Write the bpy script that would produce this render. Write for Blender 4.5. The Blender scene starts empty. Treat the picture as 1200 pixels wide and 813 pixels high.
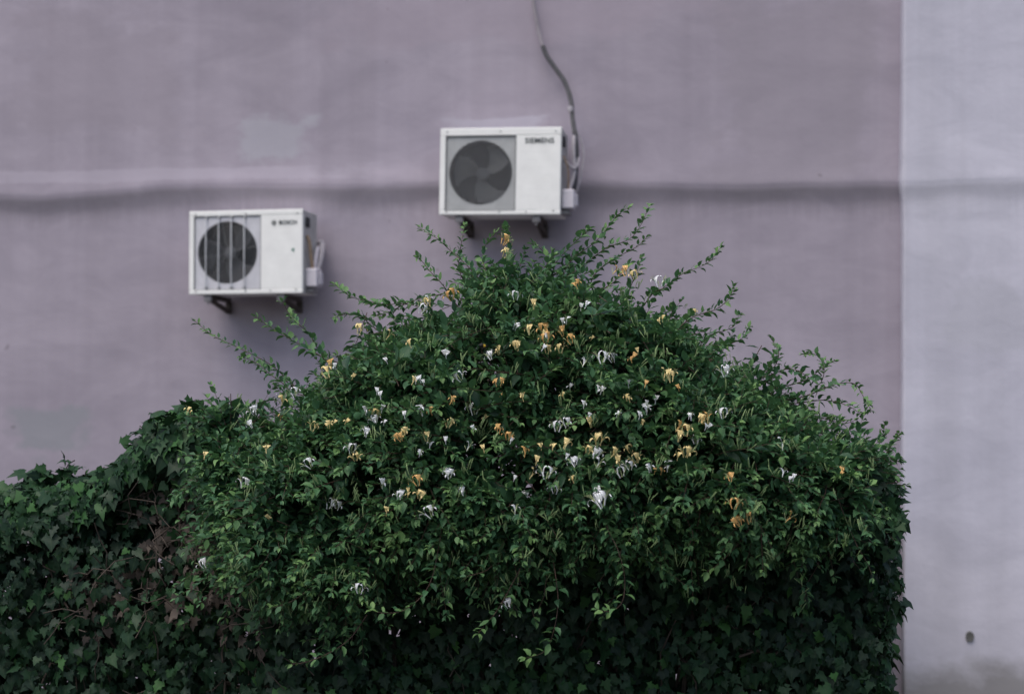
import bpy, bmesh, math, random
import numpy as np
from mathutils import Vector, Matrix, Euler, noise

rnd = random.Random(11)
nr = np.random.default_rng(7)
sc = bpy.context.scene
COL = sc.collection
R = math.radians

# ------------------------------------------------------------------ camera
F = 1667.0                       # focal length in pixels of the 1200 px wide photograph
CAM = Vector((0, 0, 2.30))
ROT = Matrix.Rotation(R(10.0), 3, 'Z') @ Matrix.Rotation(R(91.5), 3, 'X') @ Matrix.Rotation(R(0.45), 3, 'Z')
cd = bpy.data.cameras.new('camera')
cd.sensor_width = 36; cd.lens = 50; cd.clip_start = 0.05; cd.clip_end = 2000
cam = bpy.data.objects.new('camera', cd); COL.objects.link(cam)
cam.location = CAM; cam.rotation_euler = ROT.to_euler()
cd.dof.use_dof = True; cd.dof.focus_distance = 4.95; cd.dof.aperture_fstop = 2.1
sc.camera = cam

def at(px, py, Y):               # where a sight line meets the vertical plane y = Y
    d = ROT @ Vector(((px - 600) / F, (406.5 - py) / F, -1))
    return CAM + d * ((Y - CAM.y) / d.y)

# ------------------------------------------------------------------ helpers
def tag(o, label=None, cat=None, group=None, kind=None):
    if label: o['label'] = label
    if cat: o['category'] = cat
    if group: o['group'] = group
    if kind: o['kind'] = kind
    return o

def empty(name, loc, rot=(0, 0, 0)):
    o = bpy.data.objects.new(name, None); COL.objects.link(o)
    o.empty_display_size = .1
    o.location = loc; o.rotation_euler = rot
    return o

def link(name, me, parent=None, mats=()):
    for m in mats: me.materials.append(m)
    o = bpy.data.objects.new(name, me); COL.objects.link(o)
    if parent: o.parent = parent
    return o

def from_bm(name, bm, mats, parent=None, smooth=True):
    me = bpy.data.meshes.new(name)
    bmesh.ops.recalc_face_normals(bm, faces=bm.faces[:])
    bm.to_mesh(me); bm.free()
    if smooth:
        me.polygons.foreach_set('use_smooth', [True] * len(me.polygons))
        try: me.set_sharp_from_angle(angle=R(35))
        except Exception: pass
    return link(name, me, parent, mats if isinstance(mats, (list, tuple)) else [mats])

def box(bm, lo, hi, bevel=0.0, mi=0, seg=2):
    b = bmesh.new()
    bmesh.ops.create_cube(b, size=1)
    lo = Vector(lo); hi = Vector(hi)
    for v in b.verts:
        v.co = Vector([(lo[i] + hi[i]) / 2 + v.co[i] * (hi[i] - lo[i]) for i in range(3)])
    if bevel: bmesh.ops.bevel(b, geom=b.edges[:], offset=bevel, segments=seg, affect='EDGES', profile=.5)
    for f in b.faces: f.material_index = mi
    me = bpy.data.meshes.new('tmp'); b.to_mesh(me); b.free(); bm.from_mesh(me); bpy.data.meshes.remove(me)

def frames(pts):
    pts = [Vector(p) for p in pts]; out = []
    n = None
    for i, p in enumerate(pts):
        t = (pts[min(i + 1, len(pts) - 1)] - pts[max(i - 1, 0)]).normalized()
        if n is None:
            n = t.cross(Vector((.3, .2, 1)))
            if n.length < 1e-3: n = t.cross(Vector((1, 0, 0)))
        n = (n - t * n.dot(t)).normalized()
        out.append((p, t, n, t.cross(n)))
    return out

def tube(bm, pts, r, n=8, mi=0, cap=True):
    rs = r if isinstance(r, (list, tuple)) else [r] * len(pts)
    rings = []
    for (p, t, a, b), rr in zip(frames(pts), rs):
        rings.append([bm.verts.new(p + (a * math.cos(k * 2 * math.pi / n) + b * math.sin(k * 2 * math.pi / n)) * rr) for k in range(n)])
    for A, B in zip(rings, rings[1:]):
        for k in range(n):
            f = bm.faces.new((A[k], A[(k + 1) % n], B[(k + 1) % n], B[k])); f.material_index = mi
    if cap:
        for rg in (rings[0], rings[-1]):
            f = bm.faces.new(rg); f.material_index = mi

def catmull(P, per=6):
    P = [Vector(p) for p in P]
    if len(P) < 3:
        return [P[0].lerp(P[-1], k / per) for k in range(per + 1)]
    out = []
    for i in range(len(P) - 1):
        p0 = P[max(i - 1, 0)]; p1 = P[i]; p2 = P[i + 1]; p3 = P[min(i + 2, len(P) - 1)]
        for k in range(per):
            t = k / per
            out.append(.5 * ((2 * p1) + (p2 - p0) * t + (2 * p0 - 5 * p1 + 4 * p2 - p3) * t * t + (3 * p1 - p0 - 3 * p2 + p3) * t ** 3))
    out.append(P[-1]); return out

def interp(pts):
    xs = [p[0] for p in pts]; ys = [p[1] for p in pts]
    return lambda x: float(np.interp(x, xs, ys))

# ------------------------------------------------------------------ materials
def mat(name):
    m = bpy.data.materials.new(name); m.use_nodes = True
    nt = m.node_tree; b = nt.nodes['Principled BSDF']
    return m, nt, b

def N(nt, t, **kw):
    n = nt.nodes.new(t)
    for k, v in kw.items():
        if k in n.inputs: n.inputs[k].default_value = v
        else: setattr(n, k, v)
    return n

def ramp(nt, stops, interp='LINEAR'):
    n = nt.nodes.new('ShaderNodeValToRGB'); n.color_ramp.interpolation = interp
    e = n.color_ramp.elements
    while len(e) < len(stops): e.new(.5)
    for el, (p, c) in zip(e, stops):
        el.position = p; el.color = (*c, 1) if len(c) == 3 else c
    return n

def mixc(nt, fac, a, b, mode='MIX'):
    n = nt.nodes.new('ShaderNodeMix'); n.data_type = 'RGBA'; n.blend_type = mode
    L = nt.links.new
    if isinstance(fac, (int, float)): n.inputs['Factor'].default_value = fac
    else: L(fac, n.inputs['Factor'])
    for s, v in ((6, a), (7, b)):
        if isinstance(v, tuple): n.inputs[s].default_value = (*v, 1)
        else: L(v, n.inputs[s])
    return n.outputs[2]

def mth(nt, op, a, b=None, clamp=False):
    n = nt.nodes.new('ShaderNodeMath'); n.operation = op; n.use_clamp = clamp
    for i, v in enumerate((a, b)):
        if v is None: continue
        if isinstance(v, (int, float)): n.inputs[i].default_value = v
        else: nt.links.new(v, n.inputs[i])
    return n.outputs[0]

def simple(name, col, rough=.5, metal=0., var=.12, scale=30, spec=.5):
    m, nt, b = mat(name); L = nt.links.new
    tc = N(nt, 'ShaderNodeTexCoord')
    nz = N(nt, 'ShaderNodeTexNoise', Scale=scale, Detail=5., Roughness=.6); L(tc.outputs['Object'], nz.inputs['Vector'])
    r = ramp(nt, [(.3, tuple(c * (1 - var) for c in col)), (.7, tuple(min(1, c * (1 + var)) for c in col))])
    L(nz.outputs['Fac'], r.inputs[0]); L(r.outputs[0], b.inputs['Base Color'])
    b.inputs['Roughness'].default_value = rough; b.inputs['Metallic'].default_value = metal
    b.inputs['Specular IOR Level'].default_value = spec
    return m

def stucco(name, base, alt, patches, grime_z=None, stain=.37):
    """painted render: cloudy repainting, vertical streaks, dirt under the lip, splash dirt at the foot"""
    m, nt, b = mat(name); L = nt.links.new
    geo = N(nt, 'ShaderNodeNewGeometry')
    pos = geo.outputs['Position']
    def noi(scale, sx, sy, sz, detail=4., rough=.55, dist=0.):
        mp = N(nt, 'ShaderNodeMapping'); mp.inputs['Scale'].default_value = (sx, sy, sz); L(pos, mp.inputs['Vector'])
        n = N(nt, 'ShaderNodeTexNoise', Scale=scale, Detail=detail, Roughness=rough, Distortion=dist)
        L(mp.outputs[0], n.inputs['Vector']); return n.outputs['Fac']
    big = noi(.55, 1, 1, 1.6, 5., .6, .4)
    r1 = ramp(nt, [(.36, base), (.64, alt)]); L(big, r1.inputs[0]); c = r1.outputs[0]
    # broad vertical roller marks
    rol = noi(1.0, 5., 5., .18, 3.)
    r2 = ramp(nt, [(.3, (.92, .915, .915)), (.7, (1.05, 1.045, 1.05))]); L(rol, r2.inputs[0])
    c = mixc(nt, 1.0, c, r2.outputs[0], 'MULTIPLY')
    cross = noi(2.4, .8, .8, 1.7, 5., .65, .8)
    r3 = ramp(nt, [(.35, (.87, .87, .885)), (.65, (1.07, 1.065, 1.07))]); L(cross, r3.inputs[0])
    c = mixc(nt, .7, c, r3.outputs[0], 'MULTIPLY')
    # local tone patches, some repaint, one corner shade put into the colour: (x, z, half width, half height, colour)
    sep = N(nt, 'ShaderNodeSeparateXYZ'); L(pos, sep.inputs[0])
    wob = noi(2.4, 1, 1, 1.5, 5., .65)
    for (px_, pz_, hw, hh, pc, amt) in patches:
        dx = mth(nt, 'ABSOLUTE', mth(nt, 'DIVIDE', mth(nt, 'SUBTRACT', sep.outputs[0], px_), hw))
        dz = mth(nt, 'ABSOLUTE', mth(nt, 'DIVIDE', mth(nt, 'SUBTRACT', sep.outputs[2], pz_), hh))
        d = mth(nt, 'MAXIMUM', dx, dz)
        d = mth(nt, 'ADD', d, mth(nt, 'MULTIPLY', mth(nt, 'SUBTRACT', wob, .5), 1.9))
        k = mth(nt, 'MULTIPLY', mth(nt, 'SUBTRACT', 1.0, d), 3.5, True)
        k = mth(nt, 'MULTIPLY', k, amt, True)
        c = mixc(nt, k, c, pc)
    # dirt that runs down from the lip: the attribute holds the height below it
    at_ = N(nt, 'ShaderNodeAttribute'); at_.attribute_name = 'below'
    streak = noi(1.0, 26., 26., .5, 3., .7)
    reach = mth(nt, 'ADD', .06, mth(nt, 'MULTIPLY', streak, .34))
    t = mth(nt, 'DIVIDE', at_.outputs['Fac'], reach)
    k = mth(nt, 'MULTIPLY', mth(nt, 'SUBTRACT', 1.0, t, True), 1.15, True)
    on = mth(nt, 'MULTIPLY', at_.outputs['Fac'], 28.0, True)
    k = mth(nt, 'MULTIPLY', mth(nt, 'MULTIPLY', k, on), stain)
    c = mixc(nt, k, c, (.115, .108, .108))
    if grime_z:
        gz = mth(nt, 'ADD', sep.outputs[2], mth(nt, 'MULTIPLY', mth(nt, 'SUBTRACT', wob, .5), .5))
        k = mth(nt, 'MULTIPLY', mth(nt, 'SUBTRACT', grime_z, gz), 5.0, True)
        k = mth(nt, 'MULTIPLY', k, .7)
        c = mixc(nt, k, c, (.17, .165, .15))
    # hairline pits
    pit = noi(9., 1, 1, 1, 2., .5)
    rp = ramp(nt, [(.765, (0, 0, 0)), (.78, (1, 1, 1))]); L(pit, rp.inputs[0])
    c = mixc(nt, mth(nt, 'MULTIPLY', rp.outputs[0], .5), c, (.16, .14, .15))
    L(c, b.inputs['Base Color'])
    b.inputs['Roughness'].default_value = .92; b.inputs['Specular IOR Level'].default_value = .2
    f1 = noi(70., 1, 1, 1, 4., .7); f2 = noi(5., 1, 1, 1.1, 4., .6)
    h = mth(nt, 'ADD', mth(nt, 'MULTIPLY', f1, .0018), mth(nt, 'MULTIPLY', f2, .008))
    bp = N(nt, 'ShaderNodeBump', Strength=.55, Distance=1.0); L(h, bp.inputs['Height']); L(bp.outputs[0], b.inputs['Normal'])
    return m

def leaf_mat(name, old, mid, young, rough=.42, trans=.22, vein=None, spec=.28):
    m, nt, b = mat(name); L = nt.links.new
    geo = N(nt, 'ShaderNodeNewGeometry')
    a = N(nt, 'ShaderNodeAttribute'); a.attribute_name = 'age'      # 0 old, 1 fresh growth
    v = mth(nt, 'ADD', a.outputs['Fac'], mth(nt, 'MULTIPLY', mth(nt, 'SUBTRACT', geo.outputs['Random Per Island'], .5), .55))
    r = ramp(nt, [(.0, old), (.45, mid), (1., young)]); L(v, r.inputs[0])
    c = r.outputs[0]
    if vein:
        u = N(nt, 'ShaderNodeAttribute'); u.attribute_name = 'rib'
        c = mixc(nt, mth(nt, 'MULTIPLY', mth(nt, 'POWER', u.outputs['Fac'], 6.), .4), c, vein)
    c = mixc(nt, mth(nt, 'MULTIPLY', geo.outputs['Backfacing'], .45), c, tuple(min(1, x * 1.3 + .02) for x in mid))
    L(c, b.inputs['Base Color'])
    b.inputs['Roughness'].default_value = rough; b.inputs['Specular IOR Level'].default_value = spec
    tr = N(nt, 'ShaderNodeBsdfTranslucent'); L(mixc(nt, .5, c, (.05, .12, .02)), tr.inputs['Color'])
    mx = N(nt, 'ShaderNodeMixShader'); mx.inputs[0].default_value = trans
    L(b.outputs[0], mx.inputs[1]); L(tr.outputs[0], mx.inputs[2])
    L(mx.outputs[0], nt.nodes['Material Output'].inputs['Surface'])
    return m

M = {}
M['metal_white'] = simple('white_enamel', (.88, .885, .86), .62, 0, .05, 9)
M['metal_grey'] = simple('grey_enamel', (.46, .46, .45), .5, 0, .14, 12)
M['grey_plastic'] = simple('grey_plastic', (.40, .41, .41), .55, 0, .08, 20)
M['lilac_plastic'] = simple('pale_plastic', (.60, .60, .64), .5, 0, .08, 20)
M['dark'] = simple('dark_interior', (.030, .031, .036), .75, 0, .2, 20)
M['blade'] = simple('fan_blade', (.15, .155, .165), .5, 0, .15, 20)
M['wire_dark'] = simple('guard_wire_dark', (.19, .195, .205), .45, 0, .1, 20)
M['wire_white'] = simple('guard_bar_white', (.62, .63, .65), .4, 0, .06, 20)
M['rust'] = simple('rusty_steel', (.085, .070, .064), .8, .2, .4, 25)
M['bracket'] = simple('weathered_bracket', (.26, .25, .26), .7, .1, .35, 18)
M['black'] = simple('black_print', (.018, .03, .036), .6, 0, .05, 20)
M['green_print'] = simple('green_sticker', (.02, .16, .10), .6, 0, .1, 40)
M['foam'] = simple('pipe_foam', (.075, .075, .082), .85, 0, .3, 40)
M['pale_tape'] = simple('pipe_tape', (.36, .34, .37), .75, 0, .2, 30)
M['copper'] = simple('tarnished_copper', (.35, .25, .17), .5, .4, .3, 30)
M['box_plastic'] = simple('valve_cover_plastic', (.60, .57, .62), .5, 0, .08, 25)
M['painted_pipe'] = simple('overpainted_pipe', (.29, .265, .29), .9, 0, .12, 20)
M['petal_white'] = simple('white_petal', (.80, .81, .84), .6, 0, .06, 60, .2)
M['petal_yellow'] = simple('cream_yellow_petal', (.85, .68, .33), .6, 0, .15, 60, .2)
M['petal_orange'] = simple('fading_orange_petal', (.76, .46, .18), .65, 0, .2, 60, .2)
M['petal_tube'] = simple('pale_green_tube', (.36, .42, .22), .6, 0, .15, 60, .2)
M['stem'] = simple('reddish_stem', (.070, .040, .030), .7, 0, .35, 30)
M['twig'] = simple('dry_twig', (.050, .038, .030), .85, 0, .4, 25)
M['dead'] = simple('dead_leaf', (.085, .068, .056), .8, 0, .45, 9)
M['bee_black'] = simple('bee_fur_black', (.012, .010, .014), .8, 0, .2, 200)
M['bee_yellow'] = simple('bee_fur_yellow', (.70, .45, .04), .8, 0, .2, 200)
M['honey_leaf'] = leaf_mat('honeysuckle_leaf', (.021, .060, .033), (.058, .150, .068), (.165, .295, .100), .5, .26)
M['ivy_leaf'] = leaf_mat('ivy_leaf', (.008, .024, .014), (.016, .052, .020), (.050, .135, .038), .5, .06, (.05, .08, .04), .22)

m, nt, b = mat('membrane_wing')
b.inputs['Base Color'].default_value = (.16, .13, .16, 1); b.inputs['Roughness'].default_value = .25
b.inputs['Transmission Weight'].default_value = .5
M['wing'] = m

m, nt, b = mat('soil'); L = nt.links.new
tc = N(nt, 'ShaderNodeTexCoord'); nz = N(nt, 'ShaderNodeTexNoise', Scale=3., Detail=9., Roughness=.7); L(tc.outputs['Object'], nz.inputs[0])
rp = ramp(nt, [(.3, (.030, .027, .023)), (.7, (.070, .063, .053))]); L(nz.outputs[0], rp.inputs[0]); L(rp.outputs[0], b.inputs['Base Color'])
b.inputs['Roughness'].default_value = .95
bp = N(nt, 'ShaderNodeBump', Strength=.6, Distance=.05); L(nz.outputs[0], bp.inputs['Height']); L(bp.outputs[0], b.inputs['Normal'])
M['soil'] = m

# ------------------------------------------------------------------ ground
bm = bmesh.new()
bmesh.ops.create_grid(bm, x_segments=4, y_segments=4, size=400)
tag(from_bm('ground', bm, M['soil']), kind='structure')

# ------------------------------------------------------------------ building: wall and pier with a rounded lip
YW = 9.70; PROJ = 0.15
XP = at(1058.5, 300, YW - PROJ).x
lipL = [(x, y) for x, y in [(-80, 231), (0, 229), (45, 231), (95, 227), (130, 224), (180, 219.5), (240, 216.5), (310, 216), (400, 217.5), (515, 215), (600, 214.5), (690, 214.5), (760, 216), (840, 217.5), (900, 217), (980, 214.5), (1058, 214.5)]]
lipR = [(1050, 213.5), (1090, 212.5), (1140, 210.5), (1200, 208), (1280, 205)]
zl = interp(sorted((at(x, y, YW - .05).x, at(x, y, YW - .05).z) for x, y in lipL))
zr = interp(sorted((at(x, y, YW - PROJ - .05).x, at(x, y, YW - PROJ - .05).z) for x, y in lipR))

ROWS = [-.42, -.30, -.20, -.15, -.12, -.10, -.08, -.065, -.05, -.04, -.03, -.016, -.008, -.002, .006, .016, .03, .05, .075, .105, .14, .18, .23, .29, .37, .48]
def prof(t, wob):
    """how far the face stands out, t = height above the lip"""
    up = .012 + (.028 * wob) * math.exp(-max(t, 0) / .13)
    if t >= .0: return up - .008 * math.exp(-t / .018)
    k = max(0.0, 1 + t / (.16 * wob))
    return (.032 * wob) * k * k * (3 - 2 * k) * .6 + .4 * (.032 * wob) * k
def sheet(name, path, mat_, parent, amp=1.0, ztop=7.2):
    """path: (x, y, nx, ny, z of the lip)"""
    verts, below, cols = [], [], []
    for (x, y, nx, ny, zb) in path:
        wob = .85 + .5 * noise.noise(Vector((x * 1.3, 3.1, 0)))
        zb += .008 * noise.noise(Vector((x * 2.7, .3, 0))) + .004 * noise.noise(Vector((x * 9, .7, 0)))
        zs = [zb * k / 9 - .42 * k / 9 for k in range(9)] + [zb + r for r in ROWS] + [zb + .48 + (ztop - zb - .48) * k / 8 for k in range(1, 9)]
        c = []
        for z in zs:
            o = amp * prof(z - zb, wob) + .010 * noise.noise(Vector((x * .8, y, z * .9))) + .004 * noise.noise(Vector((x * 3.1, y, z * 3)))
            wv = (.007 * noise.noise(Vector((z * 1.4, .5, 3))) + .004 * noise.noise(Vector((z * 7, .5, 6)))) if name == 'pier' else 0
            c.append(len(verts)); verts.append((x + wv + nx * o, y + ny * o, z)); below.append(max(zb - z, 0.0))
        c.append(len(verts)); verts.append((x - nx * .4, y - ny * .4, ztop)); below.append(0)
        cols.append(c)
    faces = []
    for A, B in zip(cols, cols[1:]):
        for k in range(len(A) - 1): faces.append((A[k], B[k], B[k + 1], A[k + 1]))
    me = bpy.data.meshes.new(name); me.from_pydata(verts, [], faces)
    me.polygons.foreach_set('use_smooth', [True] * len(faces))
    a = me.attributes.new('below', 'FLOAT', 'POINT'); a.data.foreach_set('value', below)
    return link(name, me, parent, [mat_])

P1 = at(325, 165, YW); P2 = at(55, 505, YW); P3 = at(575, 148, YW); P4 = at(180, 205, YW); PSHADE = at(930, 110, YW); P6 = at(120, 90, YW); P7 = at(600, 20, YW)
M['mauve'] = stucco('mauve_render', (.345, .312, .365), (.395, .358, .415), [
    (P1.x, P1.z, .30, .17, (.425, .425, .475), .55), (P2.x, P2.z, .34, .20, (.285, .29, .32), .85), (P3.x, P3.z, .35, .06, (.45, .43, .50), .6),
    (P4.x, P4.z, 1.5, .05, (.46, .42, .49), .5), (P6.x, P6.z, .75, .5, (.32, .285, .33), .5), (PSHADE.x, PSHADE.z, .55, .75, (.31, .28, .32), .5), (P7.x, P7.z, 1.3, .2, (.37, .32, .375), .5)])  # the patch beside the pier paints corner shade into the wall colour
Q1 = at(1150, 370, YW)
M['pale'] = stucco('pale_lilac_render', (.52, .515, .59), (.57, .565, .64), [(Q1.x, Q1.z, .3, .25, (.43, .43, .48), .4)], .60, .17)

bld = empty('building', (0, 0, 0))
tag(bld, 'mauve rendered building wall with a lighter lilac pier at its right end', 'building')
xs = np.arange(-8.5, XP + .3, .045)
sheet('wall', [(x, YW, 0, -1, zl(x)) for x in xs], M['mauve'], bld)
yp = YW - PROJ
pp = [(XP, YW + .3, -1, 0, zl(XP)), (XP, YW - .02, -1, 0, zl(XP)), (XP, yp + .02, -1, 0, zr(XP)), (XP + .002, yp + .006, -.8, -.5, zr(XP)), (XP + .008, yp + .001, -.4, -.9, zr(XP)), (XP + .022, yp, 0, -1, zr(XP))]
pp += [(x, yp, 0, -1, zr(x)) for x in np.arange(XP + .06, XP + 5, .045)]
pier = sheet('pier', pp, M['pale'], bld, .55)
tag(pier, 'paler bluish lilac pier face')
# knocked-out hole and a plaster crack on the pier
h = at(1137, 746, yp - .004)
bm = bmesh.new()
ring = []; c = bm.verts.new((h.x, h.y + .002, h.z))
for k in range(14):
    a = k * 2 * math.pi / 14; rr = .026 * (1 + .3 * noise.noise(Vector((math.cos(a) * 2, math.sin(a) * 2, 5))))
    ring.append(bm.verts.new((h.x + rr * math.cos(a) * .95, h.y - .004, h.z + rr * math.sin(a) * 1.25)))
for k in range(14): bm.faces.new((c, ring[k], ring[(k + 1) % 14]))
rim = []
for k in range(14):
    v = ring[k].co; d = (v - Vector((h.x, h.y, h.z))); rim.append(bm.verts.new((v.x + d.x * .15, h.y + .012, v.z + d.z * .15)))
for k in range(14): bm.faces.new((ring[k], rim[k], rim[(k + 1) % 14], ring[(k + 1) % 14]))
ho = from_bm('mortar_blot', bm, simple('blot_mortar', (.115, .115, .11), .95, 0, .35, 60), pier)
ho['label'] = 'dark grey mortar blot'

# ------------------------------------------------------------------ air conditioners
def plate_with_hole(bm, x0, x1, z0, z1, cx, cz, r, y, th, mi=0, n=64):
    """flat plate, front at y, thickness th backwards, with a round opening"""
    def edge(a):
        dx, dz = math.cos(a), math.sin(a)
        ts = []
        if dx > 1e-9: ts.append((x1 - cx) / dx)
        if dx < -1e-9: ts.append((x0 - cx) / dx)
        if dz > 1e-9: ts.append((z1 - cz) / dz)
        if dz < -1e-9: ts.append((z0 - cz) / dz)
        t = min(ts); return cx + dx * t, cz + dz * t
    angs = sorted(set([k * 2 * math.pi / n for k in range(n)] + [math.atan2(z - cz, x - cx) % (2 * math.pi) for x in (x0, x1) for z in (z0, z1)]))
    rows = []
    for a in angs:
        ex, ez = edge(a)
        ix, iz = cx + r * math.cos(a), cz + r * math.sin(a)
        rows.append([bm.verts.new(p) for p in ((ex, y + th, ez), (ex, y, ez), (ix, y, iz), (ix * 1 , y + th, iz))])
    m_ = len(rows)
    for k in range(m_):
        A, B = rows[k], rows[(k + 1) % m_]
        for j in range(3):
            f = bm.faces.new((A[j], A[j + 1], B[j + 1], B[j])); f.material_index = mi

def text_part(s, size, x, y, z, parent, m, bold=.0):
    cu = bpy.data.curves.new('logo', 'FONT'); cu.body = s; cu.size = size; cu.extrude = .0008; cu.offset = bold
    cu.align_x = 'LEFT'; cu.align_y = 'CENTER'; cu.space_character = 1.06
    tmp = bpy.data.objects.new('tmp', cu); COL.objects.link(tmp)
    me = bpy.data.meshes.new_from_object(tmp.evaluated_get(bpy.context.evaluated_depsgraph_get()))
    bpy.data.objects.remove(tmp)
    o = link('logo_lettering', me, parent, [m] if not len(me.materials) else [])
    if len(me.materials) and me.materials[0] is None: me.materials[0] = m
    o.location = (x, y, z); o.rotation_euler = (R(90), 0, 0)
    return o

def ac_unit(corners, label, style):
    yf = YW - .44
    c = [at(px, py, yf) for px, py in corners]        # tl tr br bl
    W = ((c[1] - c[0]).length + (c[2] - c[3]).length) / 2
    H = ((c[0] - c[3]).length + (c[1] - c[2]).length) / 2
    dep = .30; gap = .12
    mid = (c[2] + c[3]) / 2
    slope = math.atan2(((c[1] - c[0]).z + (c[2] - c[3]).z) / 2, W)
    root = empty('ac_unit', (mid.x, YW, mid.z), (0, -slope, 0))
    tag(root, label, 'air conditioner', 'outdoor air conditioner units on the mauve wall')
    y0 = -gap - dep - .02; y1 = -gap
    x0, x1 = -W / 2, W / 2
    S = style == 'mesh'
    su0, su1, sv0, sv1 = (.046, .628, .085, .955) if S else (.042, .632, .060, .950)
    cu, cv, cr = (.337, .512, .262) if S else (.335, .500, .264)
    gx0, gx1 = x0 + su0 * W, x0 + su1 * W; gz1, gz0 = H * (1 - sv0), H * (1 - sv1)
    cx, cz, cr = x0 + cu * W, H * (1 - cv), cr * W
    # casing: shell with a square opening for the fan panel
    bm = bmesh.new()
    bev = .006
    lo_, hi_ = (x0, y0 + .02, 0), (x1, y1, H)
    box(bm, lo_, hi_, bev)
    for f in [f for f in bm.faces if f.normal.y < -.9]: bm.faces.remove(f)
    # front frame made of four rails around the opening
    box(bm, (x0 - .002, y0, gz1), (x1 + .002, y0 + .028, H + .003), .005)
    box(bm, (x0 - .002, y0, -.003), (x1 + .002, y0 + .028, gz0), .005)
    box(bm, (x0 - .002, y0 + .0005, gz0), (gx0, y0 + .028, gz1), .004)
    casing = from_bm('casing', bm, [M['metal_white'], M['metal_grey']], root, False)
    for p in casing.data.polygons:                    # right side and back take the darker grey enamel
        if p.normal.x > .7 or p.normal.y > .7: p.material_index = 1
    bm = bmesh.new()
    box(bm, (gx1, y0 + .001, gz0), (x1 - .001, y0 + .03, gz1), .004)
    nl = 7
    for k in range(nl):
        z = H * (.72 - k * .085)
        box(bm, (gx1 + (x1 - gx1) * .10, y0 + .0002, z), (gx1 + (x1 - gx1) * .80, y0 + .006, z + .0035), .001, seg=1)
    for (sx, sz) in ((.92, .955), (.52, .965), (.06, .962), (.52, .026), (.92, .026), (.70, .026), (.06, .03)):
        pass
    from_bm('front_panel', bm, M['metal_white'], root, False)
    bm = bmesh.new()
    for (sx, sz) in ((.955, .955), (.50, .962), (.055, .962), (.50, .028), (.945, .036), (.72, .028), (.06, .028)):
        px_, pz_ = x0 + sx * W, sz * H
        tube(bm, [(px_, y0 + .004, pz_), (px_, y0 - .0025, pz_)], .0052, 8)
    from_bm('screw_set', bm, M['blade'], root)['kind'] = 'stuff'
    # fan panel
    bm = bmesh.new()
    g = .004
    plate_with_hole(bm, gx0 + g, gx1 - g, gz0 + g, gz1 - g, cx, cz, cr, y0 + .010, .012)
    from_bm('fan_panel', bm, M['grey_plastic'] if S else M['lilac_plastic'], root)
    bm = bmesh.new()
    t_ = .0035
    for a_, b_ in (((gx0, gz0), (gx1, gz0)), ((gx0, gz1), (gx1, gz1)), ((gx0, gz0), (gx0, gz1)), ((gx1, gz0), (gx1, gz1))):
        tube(bm, [(a_[0], y0 + .003, a_[1]), (b_[0], y0 + .003, b_[1])], t_ * (1.2 if S else .8), 6)
    from_bm('panel_edging', bm, M['wire_dark'] if S else M['blade'], root)
    # shroud behind
    bm = bmesh.new()
    n = 48; A = []; B = []
    for k in range(n):
        a = k * 2 * math.pi / n
        A.append(bm.verts.new((cx + cr * math.cos(a), y0 + .020, cz + cr * math.sin(a))))
        B.append(bm.verts.new((cx + cr * .97 * math.cos(a), y0 + .16, cz + cr * .97 * math.sin(a))))
    for k in range(n): bm.faces.new((A[k], A[(k + 1) % n], B[(k + 1) % n], B[k]))
    bm.faces.new(B)
    from_bm('fan_shroud', bm, M['dark'], root)
    # fan: hub and three broad blades
    bm = bmesh.new()
    yh = y0 + .085
    tube(bm, [(cx, yh + .05, cz), (cx, yh - .02, cz), (cx, yh - .028, cz)], [cr * .2, cr * .2, cr * .12], 20)
    hub = from_bm('fan', bm, M['blade'], root)
    for k in range(3):
        bm = bmesh.new()
        a0 = R((148 if S else 160) - 120 * k)
        rows = []
        for i in range(7):
            rr = cr * (.18 + .75 * i / 6)
            row = []
            for j in range(7):
                sw = R(62) * (j / 6 - .5) + R(26) * (i / 6) ** 1.3
                row.append(bm.verts.new((cx + rr * math.cos(a0 + sw), yh - .030 + .055 * j / 6, cz + rr * math.sin(a0 + sw))))
            rows.append(row)
        for i in range(6):
            for j in range(6): bm.faces.new((rows[i][j], rows[i + 1][j], rows[i + 1][j + 1], rows[i][j + 1]))
        bmesh.ops.solidify(bm, geom=bm.faces[:], thickness=.003)
        from_bm('fan_blade', bm, M['grey_plastic'] if S else M['blade'], hub)
    # guard
    bm = bmesh.new()
    if S:
        nz_ = 23
        for k in range(1, nz_):
            dz = -cr + 2 * cr * k / nz_; hw = math.sqrt(max(cr * cr - dz * dz, 0)) * .995
            tube(bm, [(cx - hw, y0 + .008, cz + dz), (cx + hw, y0 + .008, cz + dz)], .0036, 5)
        for k in range(1, 22):
            dx = -cr + 2 * cr * k / 22; hh = math.sqrt(max(cr * cr - dx * dx, 0)) * .995
            tube(bm, [(cx + dx, y0 + .0115, cz - hh), (cx + dx, y0 + .0115, cz + hh)], .0012, 5)
    else:
        for k in range(1, 17):
            rr = cr * k / 16.5
            pts = [(cx + rr * math.cos(a * 2 * math.pi / 40), y0 + .012, cz + rr * math.sin(a * 2 * math.pi / 40)) for a in range(41)]
            tube(bm, pts, .0016, 5, cap=False)
        for k in range(8):
            a = k * math.pi / 4 + .2
            tube(bm, [(cx, y0 + .014, cz), (cx + cr * math.cos(a), y0 + .014, cz + cr * math.sin(a))], .0018, 5)
    gd = from_bm('fan_guard', bm, M['wire_dark'], root)
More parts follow.
